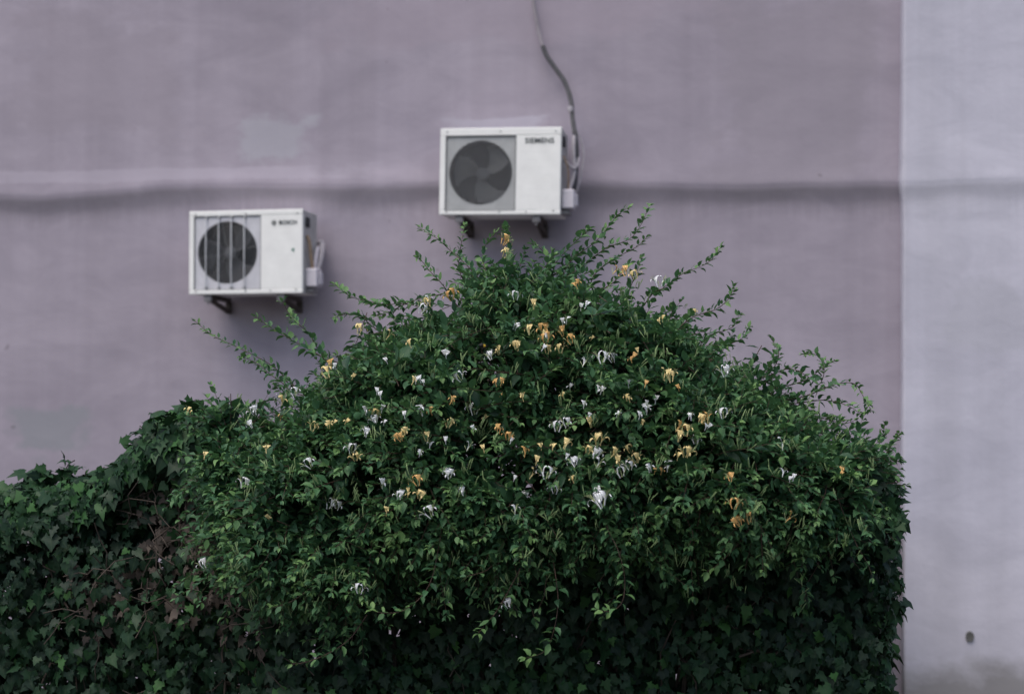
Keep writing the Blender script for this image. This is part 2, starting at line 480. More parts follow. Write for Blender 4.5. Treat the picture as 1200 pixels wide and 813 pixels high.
    if not S:
        for u in (.150, .262, .374, .490):
            bm = bmesh.new()
            xx = x0 + u * W
            tube(bm, [(xx, y0 + .004, gz0 - .004), (xx, y0 - .006, gz0 + .03), (xx, y0 - .006, gz1 - .03), (xx, y0 + .004, gz1 + .004)], .0042, 8)
            for zc in (gz0 + .012, gz1 - .012):
                box(bm, (xx - .009, y0 - .004, zc - .006), (xx + .009, y0 + .010, zc + .006), .002, 1)
            from_bm('guard_bar', bm, [M['wire_white'], M['blade']], root)
    # maker's mark
    lx = gx1 + (x1 - gx1) * (.20 if S else .26); lz = H * (.848 if S else .845)
    if S:
        text_part('SIEMENS', .0500, lx, y0 - .0015, lz, root, M['black'], .0006)
    else:
        text_part('BOSCH', .0385, lx + .052, y0 - .0015, lz, root, M['black'], .0007)
        bm = bmesh.new()
        ex, ez = lx + .018, lz
        pts = [(ex + .0155 * math.cos(a * math.pi / 12), y0 - .0015, ez + .0155 * math.sin(a * math.pi / 12)) for a in range(25)]
        tube(bm, pts, .0018, 5, cap=False)
        box(bm, (ex - .0075, y0 - .003, ez - .011), (ex - .0045, y0 + .002, ez + .011))
        box(bm, (ex + .0045, y0 - .003, ez - .011), (ex + .0075, y0 + .002, ez + .011))
        box(bm, (ex - .0045, y0 - .003, ez - .0018), (ex + .0045, y0 + .002, ez + .0018))
        from_bm('logo_emblem', bm, M['black'], root)
        bm = bmesh.new()
        sx, sz = gx1 + (x1 - gx1) * .77, H * .515
        vs = [bm.verts.new(p) for p in ((sx - .013, y0 - .001, sz), (sx + .010, y0 - .001, sz + .015), (sx + .007, y0 - .001, sz - .014))]
        f = bm.faces.new(vs); r_ = bmesh.ops.extrude_face_region(bm, geom=[f])
        for v in r_['geom']:
            if isinstance(v, bmesh.types.BMVert): v.co.y -= .0012
        from_bm('sticker', bm, M['green_print'], root)
    # service side: handle recess, valve cover, valves
    bm = bmesh.new()
    box(bm, (x1 + .001, y0 + .06, H * .80), (x1 + .012, y0 + .13, H * .92), .004)
    from_bm('side_handle', bm, M['dark'], root)
    bm = bmesh.new()
    bz = (.075, .300)
    box(bm, (x1 + .002, y0 + .055, H * bz[0]), (x1 + .085, y0 + .175, H * bz[1]), .012, seg=3)
    box(bm, (x1 + .085, y0 + .085, H * (bz[0] + .03)), (x1 + .10, y0 + .15, H * (bz[1] - .05)), .006)
    from_bm('valve_cover', bm, M['box_plastic'], root, False)
    bm = bmesh.new()
    box(bm, (x1 + .002, y0 + .08, H * .01), (x1 + .05, y0 + .20, H * bz[0] - .004), .004)
    from_bm('valve_base', bm, M['bracket'], root)
    def pipe(name, pts, r, m_, n=8):
        bm = bmesh.new(); tube(bm, catmull(pts, 8), r, n); return from_bm(name, bm, m_, root)
    if S:
        pipe('pipe', [(x1 + .045, y0 + .10, H * .30), (x1 + .075, y0 + .12, H * .5), (x1 + .065, y0 + .14, H * .75), (x1 + .06, y0 + .18, H * .95)], .0125, M['pale_tape'])
        pipe('pipe', [(x1 + .012, y0 + .07, H * .64), (x1 + .045, y0 + .09, H * .58), (x1 + .075, y0 + .11, H * .55), (x1 + .092, y0 + .15, H * .62), (x1 + .09, y0 + .20, H * .74), (x1 + .065, y0 + .22, H * .9)], .0095, M['pale_tape'])
        pipe('pipe', [(x1 + .008, y0 + .05, H * .68), (x1 + .03, y0 + .06, H * .60), (x1 + .04, y0 + .075, H * .50), (x1 + .04, y0 + .09, H * .31)], .006, M['copper'])
    else:
        pipe('pipe', [(x1 + .04, y0 + .10, H * .30), (x1 + .030, y0 + .09, H * .45), (x1 + .020, y0 + .085, H * .62), (x1 + .004, y0 + .08, H * .70)], .012, M['copper'])
        pipe('pipe', [(x1 + .055, y0 + .15, H * .28), (x1 + .060, y0 + .19, H * .38), (x1 + .058, y0 + .24, H * .50), (x1 + .044, y0 + .30, H * .60), (x1 + .02, y0 + .36, H * .66), (x1 - .02, y0 + .43, H * .68)], .019, M['pale_tape'], 10)
        pipe('pipe', [(x1 + .045, y0 + .12, H * .30), (x1 + .045, y0 + .16, H * .46), (x1 + .035, y0 + .22, H * .56), (x1 + .0, y0 + .38, H * .60), (x1 - .03, y0 + .43, H * .60)], .011, M['box_plastic'])
    # brackets under the casing
    for fx in ((.16, .80) if S else (.15, .80)):
        bm = bmesh.new(); xx = x0 + fx * W
        box(bm, (xx - .020, y0 + .03, -.034), (xx + .020, -.01, -.004), .002)          # arm
        box(bm, (xx - .022, -.022, -.115), (xx + .022, -.004, -.034), .002)              # upright on the wall
        for s in (-.013, .013):
            tube(bm, [(xx + s, y0 + .07, -.034), (xx + s, -.02, -.102)], .011, 6)         # strut
        br = from_bm('bracket', bm, M['rust'], root)
        bm = bmesh.new()
        box(bm, (xx - .026, y0 + .022, -.052), (xx + .026, y0 + .05, -.0045), .004)
        tube(bm, [(xx, y0 + .036, -.07), (xx, y0 + .036, -.048)], .010, 6)
        from_bm('foot_clamp', bm, M['bracket'], br)
    return root, W, H, x1, y0

uL = ac_unit([(223.5, 248.5), (356, 245), (354.5, 343), (221.5, 344.5)], 'lower white air conditioner with white vertical bars across its fan', 'bars')
uR = ac_unit([(517, 151), (659, 149.5), (656, 250.5), (515, 251.5)], 'upper white air conditioner with grey square fan panel, below a dark pipe', 'mesh')

# refrigerant line that comes down the wall to the upper unit
def wallpt(px, py, off): return at(px, py, YW - .03 - off)
pl = tag(empty('refrigerant_pipe', wallpt(624, -60, .03)), 'thin dark pipe running down the wall to the upper air conditioner', 'pipe')
def rel(o, p): return p - o.location
bm = bmesh.new()
tube(bm, catmull([rel(pl, wallpt(*q)) for q in [(636, 54, .045), (641, 66, .05), (652, 82, .06), (661, 95, .07), (667, 110, .09), (670, 124, .12), (671, 140, .16), (674, 158, .20), (676, 178, .22), (675, 200, .23), (673, 222, .25)]], 6), .0165, 10)
from_bm('foam_sleeve', bm, M['foam'], pl)
bm = bmesh.new()
tube(bm, catmull([rel(pl, wallpt(*q)) for q in [(619, -90, .015), (622, -40, .015), (625, 0, .018), (629, 24, .02), (632, 40, .025), (636.5, 56, .045)]], 6), .0115, 10)
from_bm('painted_length', bm, M['painted_pipe'], pl)
bm = bmesh.new()
for q in ((668.5, 128), (671, 143), (672.5, 152)):
    p = rel(pl, wallpt(q[0], q[1], .15)); tube(bm, [p + Vector((-.004, 0, .02)), p + Vector((.0, .003, 0)), p + Vector((.004, 0, -.02))], [.016, .022, .017], 10)
tube(bm, catmull([rel(pl, wallpt(*q)) for q in [(671, 145, .16), (679, 160, .17), (684, 180, .18), (681, 205, .22), (676, 225, .25)]], 6), .006, 8)
from_bm('joint_tape', bm, M['pale_tape'], pl)

# ------------------------------------------------------------------ leaves
class Leaves:
    """leaf blades gathered as arrays, written as one mesh"""
    def __init__(s): s.P, s.D, s.Nn, s.L, s.Wd, s.A = [], [], [], [], [], []
    def add(s, p, d, n, l, w, age):
        s.P.append(p); s.D.append(d); s.Nn.append(n); s.L.append(l); s.Wd.append(w); s.A.append(age)

OVATE_V = np.array([(0, 0, 0), (.33, 0, -.02), (.68, 0, -.03), (1, 0, -.14), (.12, .20, .03), (.40, .34, .09), (.72, .22, .05), (.12, -.20, .03), (.40, -.34, .09), (.72, -.22, .05)], float)
OVATE_F = [(0, 1, 5, 4), (1, 2, 6, 5), (2, 3, 6), (1, 0, 7, 8), (2, 1, 8, 9), (3, 2, 9)]
OVATE_RIB = np.array([1, 1, 1, 1, 0, 0, 0, 0, 0, 0], float)
iv = [(.02, .14, .02), (-.16, .24, -.02), (.04, .40, .00), (.16, .58, -.10), (.30, .36, .03), (.50, .44, -.08), (.56, .24, .02), (1.0, 0, -.16)]
IVY_V = np.array([(0, 0, 0), (.32, 0, -.05), (.62, 0, -.05)] + iv + [(u, -v, w) for u, v, w in iv[:-1]], float)
IVY_F = [(0, 1, 3), (3, 1, 5, 4), (1, 7, 6, 5), (1, 2, 9, 7), (7, 9, 8), (2, 10, 9),
         (1, 0, 11), (1, 11, 12, 13), (15, 1, 13, 14), (2, 1, 15, 17), (17, 15, 16), (10, 2, 17)]
IVY_RIB = np.array([1, 1, 1, 0, .2, 0, .4, 0, .4, 0, 1, 0, .2, 0, .4, 0, .4, 0], float)

def tubes_np(tubes, n=4):
    V, Fc = [], []; o = 0
    for pts, rs in tubes:
        fr = frames(pts)
        for (p, t, a, b), rr in zip(fr, rs):
            for k in range(n):
                c_, s_ = math.cos(k * 2 * math.pi / n) * rr, math.sin(k * 2 * math.pi / n) * rr
                V.append((p.x + a.x * c_ + b.x * s_, p.y + a.y * c_ + b.y * s_, p.z + a.z * c_ + b.z * s_))
        for i in range(len(fr) - 1):
            for k in range(n):
                Fc.append((o + i * n + k, o + i * n + (k + 1) % n, o + (i + 1) * n + (k + 1) % n, o + (i + 1) * n + k))
        o += len(fr) * n
    return np.array(V, float).reshape(-1, 3), Fc

def leaf_mesh(name, lv, TV, TF, RIB, mats, parent, tubes=None, origin=None):
    n = len(lv.P)
    P = np.array(lv.P, float).reshape(-1, 3); D = np.array(lv.D, float).reshape(-1, 3); Nn = np.array(lv.Nn, float).reshape(-1, 3)
    Lh = np.array(lv.L)[:, None, None]; Wd = np.array(lv.Wd)[:, None]; A = np.array(lv.A)
    D /= np.linalg.norm(D, axis=1, keepdims=True) + 1e-9
    Nn -= D * (Nn * D).sum(1, keepdims=True); Nn /= np.linalg.norm(Nn, axis=1, keepdims=True) + 1e-9
    S = np.cross(Nn, D)
    k = len(TV)
    u = np.broadcast_to(TV[None, :, 0], (n, k)); v = TV[None, :, 1] * Wd
    jit = nr.normal(0, .03, (n, k)) * (np.abs(TV[None, :, 1]) > .05) * (k > 12)
    u = u + jit; v = v * (1 + 2.2 * nr.normal(0, .05, (n, k)) * (k > 12)) * np.where(k > 12, nr.uniform(.72, 1.1, (n, 1)), 1.0)
    w = TV[None, :, 2] * nr.uniform(.3, 2.0, (n, 1)) + nr.normal(0, .025, (n, k)) * (np.abs(TV[None, :, 1]) > 0)
    V = P[:, None, :] + Lh * (u[..., None] * D[:, None, :] + v[..., None] * S[:, None, :] + w[..., None] * Nn[:, None, :])
    V = V.reshape(-1, 3)
    fl = np.concatenate([np.array(f) for f in TF]); sz = np.array([len(f) for f in TF])
    loops = (np.arange(n)[:, None] * k + fl[None, :]).reshape(-1); sizes = np.tile(sz, n)
    age = np.repeat(A, k); rib = np.tile(RIB, n); mi = np.zeros(len(sizes), np.int32)
    if tubes:
        tv, tf = tubes_np(tubes)
        loops = np.concatenate([loops, np.array(tf).reshape(-1) + len(V)]); sizes = np.concatenate([sizes, np.full(len(tf), 4)])
        mi = np.concatenate([mi, np.ones(len(tf), np.int32)])
        V = np.vstack([V, tv]); age = np.concatenate([age, np.zeros(len(tv))]); rib = np.concatenate([rib, np.zeros(len(tv))])
    if origin is not None: V = V - np.array(origin)
    me = bpy.data.meshes.new(name)
    me.vertices.add(len(V)); me.vertices.foreach_set('co', V.astype(np.float32).ravel())
    me.loops.add(len(loops)); me.loops.foreach_set('vertex_index', loops.astype(np.int32))
    me.polygons.add(len(sizes)); st = np.concatenate([[0], np.cumsum(sizes)[:-1]])
    me.polygons.foreach_set('loop_start', st.astype(np.int32))
    me.polygons.foreach_set('material_index', mi); me.polygons.foreach_set('use_smooth', np.ones(len(sizes), bool))
    me.update(calc_edges=True)
    for nm, arr in (('age', age), ('rib', rib)):
        a = me.attributes.new(nm, 'FLOAT', 'POINT'); a.data.foreach_set('value', arr.astype(np.float32))
    return link(name, me, parent, mats)

UP = Vector((0, 0, 1))
def rv(s=1.0): return Vector((rnd.gauss(0, s), rnd.gauss(0, s), rnd.gauss(0, s)))

def shoot(lv, tb, pts, l0, l1, step, r0=.0018, a0=.2, a1=.8, spread=.8, out=None):
    """opposite leaf pairs along a stem, growing smaller and fresher to the tip"""
    if tb is not None: tb.append((pts, [r0 * (1 - .6 * i / (len(pts) - 1)) for i in range(len(pts))]))
    seg = [(pts[i + 1] - pts[i]).length for i in range(len(pts) - 1)]; tot = sum(seg)
    s = step * rnd.uniform(.4, 1.0); alt = rnd.random() < .5
    roll = rnd.uniform(-.5, .5)
    while s < tot:
        acc = 0; i = 0
        while i < len(seg) - 1 and acc + seg[i] < s: acc += seg[i]; i += 1
        f = (s - acc) / max(seg[i], 1e-6); p = pts[i].lerp(pts[i + 1], f)
        T = (pts[i + 1] - pts[i]).normalized(); q = s / tot
        side = T.cross(UP)
        if side.length < .25: side = Vector((1, rnd.uniform(-.6, .6), 0))
        side.normalize(); bin_ = side.cross(T)
        if alt: side = (side * math.cos(1.15 + roll) + bin_ * math.sin(1.15 + roll))
        else: side = (side * math.cos(roll) + bin_ * math.sin(roll))
        alt = not alt
        L_ = l0 + (l1 - l0) * q ** 1.3
        for sg in (-1, 1):
            if rnd.random() < .05: continue
            d = side * sg * spread + T * (.35 + .5 * q) + UP * .12 + rv(.2)
            nn = UP * 1.0 + T * -.2 + rv(.30)
            if out is not None: nn = nn + out * .18
            l = L_ * rnd.uniform(.7, 1.25)
            lv.add(p + d.normalized() * .004, d, nn, l, rnd.uniform(.68, 1.0), a0 + (a1 - a0) * q ** 1.5 + rnd.uniform(-.12, .12))
        s += step * rnd.uniform(.75, 1.25) * (1.1 - .45 * q)
    T = (pts[-1] - pts[-2]).normalized()
    for sg in (-1, 1):
        d = T + T.cross(UP + rv(.2)).normalized() * sg * .5 + rv(.15)
        lv.add(pts[-1], d, UP + rv(.4), l1 * .9, .8, a1)

# ------------------------------------------------------------------ honeysuckle mound
YC = 5.15; YI = 5.28
top_px = [(256, 590), (280, 556), (310, 522), (345, 486), (380, 448), (412, 414), (445, 386), (485, 366), (520, 358), (548, 342), (575, 318), (600, 305), (640, 314), (680, 322), (720, 340), (770, 352), (812, 376), (850, 412), (890, 444), (930, 468), (962, 496), (985, 516), (1010, 528), (1036, 540), (1050, 566), (1058, 620)]
low_px = [(236, 600), (270, 640), (320, 672), (400, 690), (470, 650), (540, 640), (620, 650), (690, 632), (760, 618), (830, 612), (880, 626), (940, 620), (1000, 645), (1060, 660)]
topz = interp([(at(x, y, YC).x, at(x, y, YC)  .z - float(np.interp(x, [260, 340, 390, 620, 680, 860, 900, 1050], [.14, .12, .085, .10, .075, .095, .125, .14]))) for x, y in top_px])
_lowz = interp([(at(x, y, YC - .45).x, at(x, y, YC - .45).z) for x, y in low_px])
def lowz(x): return _lowz(x) + .10 * noise.noise(Vector((x * 3.7, 2.2, 8.1)))
XL, XR = at(282, 560, YC).x, at(1004, 560, YC).x
XM, XH = (XL + XR) / 2, (XR - XL) / 2
def section(x):
    e = max(0.0, 1 - abs((x - XM) / XH) ** 3.2)
    zc = lowz(x) + .20; b_ = max(topz(x) - zc, .08)
    a_ = .20 + .46 * math.sqrt(e)
    return zc, b_, a_
def surf(x, phi, k=1.0):
    zc, b_, a_ = section(x)
    bb = b_ if phi > 0 else .22
    k *= 1 + .10 * noise.noise(Vector((x * 2.6, phi * 1.9, 1.7))) + .07 * noise.noise(Vector((x * 7, phi * 5, 4.2)))
    aa = a_ if phi < math.pi / 2 else a_ * .75
    return Vector((x, YC - aa * math.cos(phi) * k, zc + bb * math.sin(phi) * k))
def inside(p):
    if p.x < XL or p.x > XR: return False
    zc, b_, a_ = section(p.x)
    dz = (p.z - zc) / (b_ if p.z > zc else .22); dy = (p.y - YC) / (a_ if p.y < YC else a_ * .75)
    return dz * dz + dy * dy < 1.10

hs = empty('honeysuckle_bush', (XM, YC, 0))
tag(hs, 'large mounded honeysuckle bush with white and yellow flowers growing over the ivy', 'bush')
lv, tb = Leaves(), []
def mound_shoot(x, phi, k, ln, spread_dir=None, flat=0.0):
    p = surf(x, phi, k)
    zc, b_, a_ = section(x)
    n = Vector(((-(topz(x + .04) - topz(x - .04)) / .08) * .55 * max(0, math.sin(phi)), -math.cos(phi) / a_, math.sin(phi) / max(b_, .25))).normalized()
    d = n * .55 + UP * rnd.uniform(-.2, .35) + rv(.5)
    if spread_dir is not None: d = spread_dir + n * .35 + rv(.15)
    d.normalize()
    if phi < R(10): d = (d + Vector((0, -.3, -.3))).normalized()
    st = p - d * ln * (.72 if spread_dir is None else .15)
    droop = rnd.uniform(.0, .35)
    pts = [st + d * ln * j / 4 + Vector((0, 0, -droop * ln * (j / 4) ** 2)) + rv(.003) for j in range(5)]
    shoot(lv, tb, pts, rnd.uniform(.038, .068), rnd.uniform(.020, .030), .029, .0016, .1, .55 if rnd.random() < .6 else .9, .85, n)
# sprays: fans of shoots that leave one point inside the mound
for i in range(430):
    x0_ = rnd.uniform(XL, XR); ph0 = rnd.uniform(R(-52), R(135))
    k0 = rnd.uniform(.80, 1.0)
    ax0 = rv(); ax0.z = ax0.z * .25 + .15
    for j in range(rnd.randint(4, 8)):
        dd = ax0.normalized() * .6 + Vector((rnd.gauss(0, .6), rnd.gauss(-.25, .5), rnd.gauss(.1, .28)))
        mound_shoot(min(XR, max(XL, x0_ + rnd.gauss(0, .03))), ph0 + rnd.gauss(0, .06), k0, rnd.uniform(.11, .25), dd)
# young growth standing clear of the outline
for i in range(260):
    mound_shoot(rnd.uniform(XL + .1, XR), rnd.uniform(R(45), R(125)), rnd.uniform(1.0, 1.10), rnd.uniform(.14, .36))
# older leaves filling the inside
for i in range(2100):
    mound_shoot(rnd.uniform(XL, XR), rnd.uniform(R(-58), R(160)), rnd.uniform(.35, .80), rnd.uniform(.12, .26))
# trailing ends below the mound
for i in range(330):
    x = rnd.uniform(XL + .05, XR - .05) if i < 200 else rnd.uniform(XL, XL + 1.0); p = surf(x, R(rnd.uniform(-50, 5)), rnd.uniform(.75, 1.0))
    ln = rnd.uniform(.12, .42) * (1 if rnd.random() < .7 else .6); d = Vector((rnd.gauss(0, .45), rnd.gauss(-.12, .15), -1)).normalized()
    pts = [p + d * ln * j / 5 + Vector((0, 0, .18 * ln * (j / 5) ** 2)) + rv(.004) for j in range(6)]
    shoot(lv, tb, pts, rnd.uniform(.034, .05), rnd.uniform(.02, .03), .032, .0015, .1, .6, .9, Vector((0, -1, 0)))
fo = leaf_mesh('foliage', lv, OVATE_V, OVATE_F, OVATE_RIB, [M['honey_leaf'], M['stem']], hs, tb, hs.location)
fo['kind'] = 'stuff'

# woody framework inside
bm = bmesh.new()
for i in range(46):
    x = rnd.uniform(XL + .15, XR - .15); q = surf(x, R(rnd.uniform(5, 140)), .86)
    bx = x * .55 + XM * .45 + rnd.gauss(0, .25)
    base = Vector((bx, YI + rnd.uniform(.0, .15), .02))
    mid_ = Vector((bx * .6 + x * .4, YI + rnd.uniform(-.05, .12), section(x)[0] - .1)) + rv(.05)
    tube(bm, [Vector(v) - hs.location for v in catmull([base, (base + mid_) / 2 + rv(.05), mid_, q], 5)], [.014 - .010 * j / 15 for j in range(16)], 6)
from_bm('branch', bm, M['twig'], hs)['kind'] = 'stuff'

# long shoots that reach out of the mound
SH = [
 ([(558, 340), (556, 322), (543, 307), (527, 293), (514, 281), (500, 272), (491, 266)], 0, .026),
 ([(540, 322), (539, 300), (541, 282), (545, 263)], .02, .024),
 ([(530, 350), (519, 334), (504, 318), (496, 308), (490, 301)], -.03, .026),
 ([(500, 365), (470, 356), (454, 357), (432, 353), (410, 347), (392, 333)], .0, .030),
 ([(540, 350), (510, 346), (480, 354), (455, 366), (440, 370)], .03, .030),
 ([(345, 452), (332, 440), (318, 428), (295, 415), (268, 402), (248, 392), (227, 375)], 0, .024),
 ([(395, 430), (374, 416), (355, 406), (338, 396), (318, 384), (299, 371)], -.04, .030),
 ([(385, 420), (362, 391), (348, 378), (338, 366), (331, 353)], .02, .030),
 ([(350, 462), (330, 448), (316, 438), (300, 425), (283, 418)], .05, .028),
 ([(640, 320), (642, 305), (634, 292), (622, 285)], .0, .030),
 ([(600, 320), (597, 300), (596, 282), (592, 266)], .02, .032),
 ([(665, 345), (672, 322), (690, 306), (712, 290), (738, 280), (752, 262), (761, 241)], -.02, .028),
 ([(640, 335), (655, 318), (672, 302), (697, 284), (714, 264), (724, 252), (737, 243)], .04, .030),
 ([(622, 345), (640, 322), (658, 300), (676, 282), (692, 268)], .0, .032),
 ([(690, 340), (700, 318), (722, 302), (745, 290), (758, 278)], .02, .030),
 ([(760, 350), (775, 339), (790, 328), (803, 319), (820, 313), (833, 305), (844, 291)], 0, .026),
 ([(735, 345), (742, 328), (748, 314), (752, 302)], .03, .030),
 ([(800, 380), (822, 368), (840, 362), (854, 350), (860, 336)], -.02, .030),
 ([(830, 395), (848, 388), (860, 382), (866, 369)], .03, .026),
 ([(842, 410), (858, 402), (870, 396), (878, 384)], .0, .026),
 ([(880, 440), (905, 432), (913, 415), (908, 404), (903, 396)], .02, .024),
 ([(900, 440), (925, 432), (945, 440), (960, 450), (966, 432), (957, 416), (941, 415)], -.03, .026),
 ([(930, 450), (950, 442), (962, 432), (972, 426), (978, 423)], .02, .024),
 ([(940, 465), (965, 455), (985, 449), (1002, 450), (1012, 465), (1021, 481)], .0, .024),
 ([(930, 478), (952, 486), (972, 492), (990, 496), (1002, 492)], .03, .024),
 ([(950, 470), (975, 470), (995, 476), (1010, 486)], -.04, .024),
 ([(1015, 540), (1026, 528), (1034, 512), (1037, 497)], .0, .024),
 ([(1025, 545), (1040, 530), (1048, 516), (1055, 508)], .03, .024),
 ([(1030, 570), (1050, 568), (1062, 569)], .0, .026),
 ([(1030, 600), (1048, 604), (1060, 600)], .03, .026),
 ([(585, 330), (575, 318), (560, 316), (545, 328)], .0, .030),
 ([(700, 350), (720, 330), (730, 318), (738, 310)], -.05, .032),
 ([(440, 385), (425, 372), (408, 368), (392, 372)], .0, .028),
 ([(570, 320), (566, 300), (570, 286), (582, 272)], -.03, .028),
]
HANG = [
 ([(706, 600), (712, 620), (724, 644), (732, 676), (729, 705), (715, 716), (699, 714)], -.10, .042),
 ([(648, 655), (652, 681), (654, 709), (648, 742), (638, 763), (615, 771)], -.06, .042),
 ([(880, 600), (876, 623), (855, 648), (840, 662), (828, 670)], -.08, .042),
 ([(520, 600), (515, 636), (503, 685), (477, 713), (450, 718), (436, 714)], -.08, .040),
 ([(436, 690), (420, 712), (403, 734), (378, 746), (358, 750)], -.08, .038),
 ([(430, 720), (410, 748), (385, 765), (360, 775), (341, 778)], -.04, .040),
 ([(610, 665), (597, 690), (582, 716), (570, 730), (560, 742)], -.06, .040),
 ([(585, 655), (570, 668), (555, 673), (540, 676)], -.10, .036),
 ([(760, 620), (752, 640), (745, 655), (730, 668)], -.08, .040),
 ([(330, 650), (310, 668), (292, 684), (275, 690)], -.05, .036),
 ([(380, 670), (362, 690), (340, 705), (318, 712)], -.05, .036),
 ([(800, 600), (812, 625), (806, 640)], -.08, .042),
 ([(930, 610), (922, 640), (905, 655)], -.05, .038),
 ([(470, 660), (462, 690), (470, 712)], -.05, .038),
]
def front_hit(px, py):
    d = (ROT @ Vector(((px - 600) / F, (406.5 - py) / F, -1))).normalized()
    for k in range(400):
        p = CAM + d * (3.9 + k * .005)
        if inside(p): return p
    return None
for pxs, dy, size in SH:
    bx_, by_ = pxs[0]; ux, uy = 650 - bx_, 520 - by_; ul = math.hypot(ux, uy)
    pxs = [(bx_ + ux / ul * 75, by_ + uy / ul * 75)] + pxs
    pts = catmull([at(x, y, YC + dy + .05 * math.sin(j * .9 + x)) for j, (x, y) in enumerate(pxs)], 5)
    o_ = pts[0]
    l_, t_ = Leaves(), []
    shoot(l_, t_, pts, size * 1.55, size * .85, .022, .0022, .3, .85, .8)
    s_ = empty  # noqa
    me = leaf_mesh('shoot', l_, OVATE_V, OVATE_F, OVATE_RIB, [M['honey_leaf'], M['stem']], hs, t_, o_)
    me.location = o_ - hs.location
for pxs, dy, size in HANG:
    Y0 = YC - .62
    h_ = front_hit(*pxs[0])
    if h_: Y0 = h_.y
    pts = catmull([at(x, y, Y0 + dy * min(1, j / 2) + .02 * math.sin(j + x)) for j, (x, y) in enumerate(pxs)], 5)
    o_ = pts[0]
    l_, t_ = Leaves(), []
    shoot(l_, t_, pts, size, size * .65, .030, .0018, .2, .85, .95, Vector((0, -1, 0)))
    me = leaf_mesh('shoot', l_, OVATE_V, OVATE_F, OVATE_RIB, [M['honey_leaf'], M['stem']], hs, t_, o_)
    me.location = o_ - hs.location

# ------------------------------------------------------------------ flowers
def ribbon(bm, pts, widths, nrm, mi, curl=.0):
    fr = frames(pts); prev = None
    for (p, t, a, b), w in zip(fr, widths):
        s = t.cross(nrm).normalized(); up = s.cross(t)
        row = [bm.verts.new(p - s * w + up * curl * w), bm.verts.new(p), bm.verts.new(p + s * w + up * curl * w)]
        if prev:
            for j in range(2):
                f = bm.faces.new((prev[j], prev[j + 1], row[j + 1], row[j])); f.material_index = mi
        prev = row
def bloom(bm, base, ax, fwd, s):
    """two-lipped tubular flower: tube, broad upper lip, narrow curled lower lip, stamens"""
    ax = ax.normalized(); sd = ax.cross(fwd).normalized(); fw = sd.cross(ax).normalized()
    P_ = lambda u, f_, l_=0: base + ax * (u * s) + fw * (f_ * s) + sd * (l_ * s)
    tube(bm, [P_(0, 0), P_(.2, .01), P_(.38, .03), P_(.52, .05)], [.030 * s, .035 * s, .05 * s, .085 * s], 6, 0, False)
    for l_ in (-.12, -.04, .04, .12):
        ribbon(bm, [P_(.46, -.01, l_ * .5), P_(.68, -.06, l_ * 1.0), P_(.86, -.14, l_ * 1.5), P_(.88, -.28, l_ * 1.9)], [.045 * s, .065 * s, .065 * s, .03 * s], fw, 0, .2)
    ribbon(bm, [P_(.48, .10), P_(.66, .20), P_(.74, .36), P_(.62, .50), P_(.48, .50)], [.05 * s, .065 * s, .06 * s, .05 * s, .03 * s], ax, 0, .2)
    for k in range(4):
        l_ = (k - 1.5) * .09
        tube(bm, [P_(.5, .06, l_ * .3), P_(.78, .13, l_), P_(1.0, .24, l_ * 1.9)], [.011 * s, .009 * s, .014 * s], 4, 1, False)
def bud(bm, base, ax, s):
    q = ax.orthogonal().normalized()
    tube(bm, [base, base + ax * s * .4 + q * s * .02, base + ax * s * .8 + q * s * .07, base + ax * s * 1.0 + q * s * .12], [s * .022, s * .032, s * .055, s * .03], 6, 1, True)

def flower_mesh(n, seed):
    r = random.Random(seed); bm = bmesh.new()
    for k in range(n):
        a = k * 2 * math.pi / n + r.uniform(-.5, .5)
        base = Vector((math.cos(a) * .006 * (n > 1), math.sin(a) * .006, r.uniform(-.004, .004)))
        ax = Vector((math.cos(a) * .26 + r.uniform(-.15, .15), math.sin(a) * .3 - .12, 1)).normalized()
        bloom(bm, base, ax, Vector((math.cos(a), math.sin(a) - .6, .1)), r.uniform(.034, .044))
    for k in range(2):
        a = r.uniform(0, 6.28); bud(bm, Vector((0, 0, 0)), Vector((math.cos(a) * .6, math.sin(a) * .6, 1)).normalized(), r.uniform(.02, .032))
    return bm
FM = {}
for key, pm in (('w', 'petal_white'), ('y', 'petal_yellow'), ('o', 'petal_orange')):
    FM[key] = []
    for v_, n in enumerate((1, 2, 2, 3)):
        o_ = from_bm('flower', flower_mesh(n, 31 * v_ + ord(key)), [M[pm], M['petal_tube']])
        FM[key].append(o_.data); bpy.data.objects.remove(o_)
from mathutils.bvhtree import BVHTree
_m = fo.data; _nv = len(_m.vertices); _co = np.empty(_nv * 3, np.float32); _m.vertices.foreach_get('co', _co)
_co = _co.reshape(-1, 3) + np.array(hs.location)
bvh = BVHTree.FromPolygons(_co.tolist(), [tuple(p.vertices) for p in _m.polygons])
def leaf_hit(px, py):
    best = None
    for j in range(9):
        d = (ROT @ Vector(((px + (j % 3 - 1) * 5 - 600) / F, (406.5 - py - (j // 3 - 1) * 5) / F, -1))).normalized()
        h = bvh.ray_cast(CAM, d, 6.0)
        if h[0] is not None and h[3] < 5.7 and (best is None or h[3] < best): best = h[3]
    return best
WHITE = [(502, 350), (493, 362), (604, 346), (773, 331), (572, 414), (706, 420), (718, 419), (541, 441), (323, 466), (299, 481), (295, 496), (346, 460), (428, 481), (441, 491), (428, 506), (412, 526), (494, 482), (850, 436), (653, 500), (664, 495), (699, 543), (696, 532), (738, 545), (729, 554), (706, 590), (674, 541), (650, 573), (640, 556), (547, 523), (526, 556), (542, 575), (506, 601), (447, 567), (385, 591), (394, 591), (284, 567), (603, 597), (597, 707), (815, 515), (848, 485), (917, 521), (468, 580), (421, 690), (556, 481), (683, 424), (240, 660), (575, 416), (365, 543)]
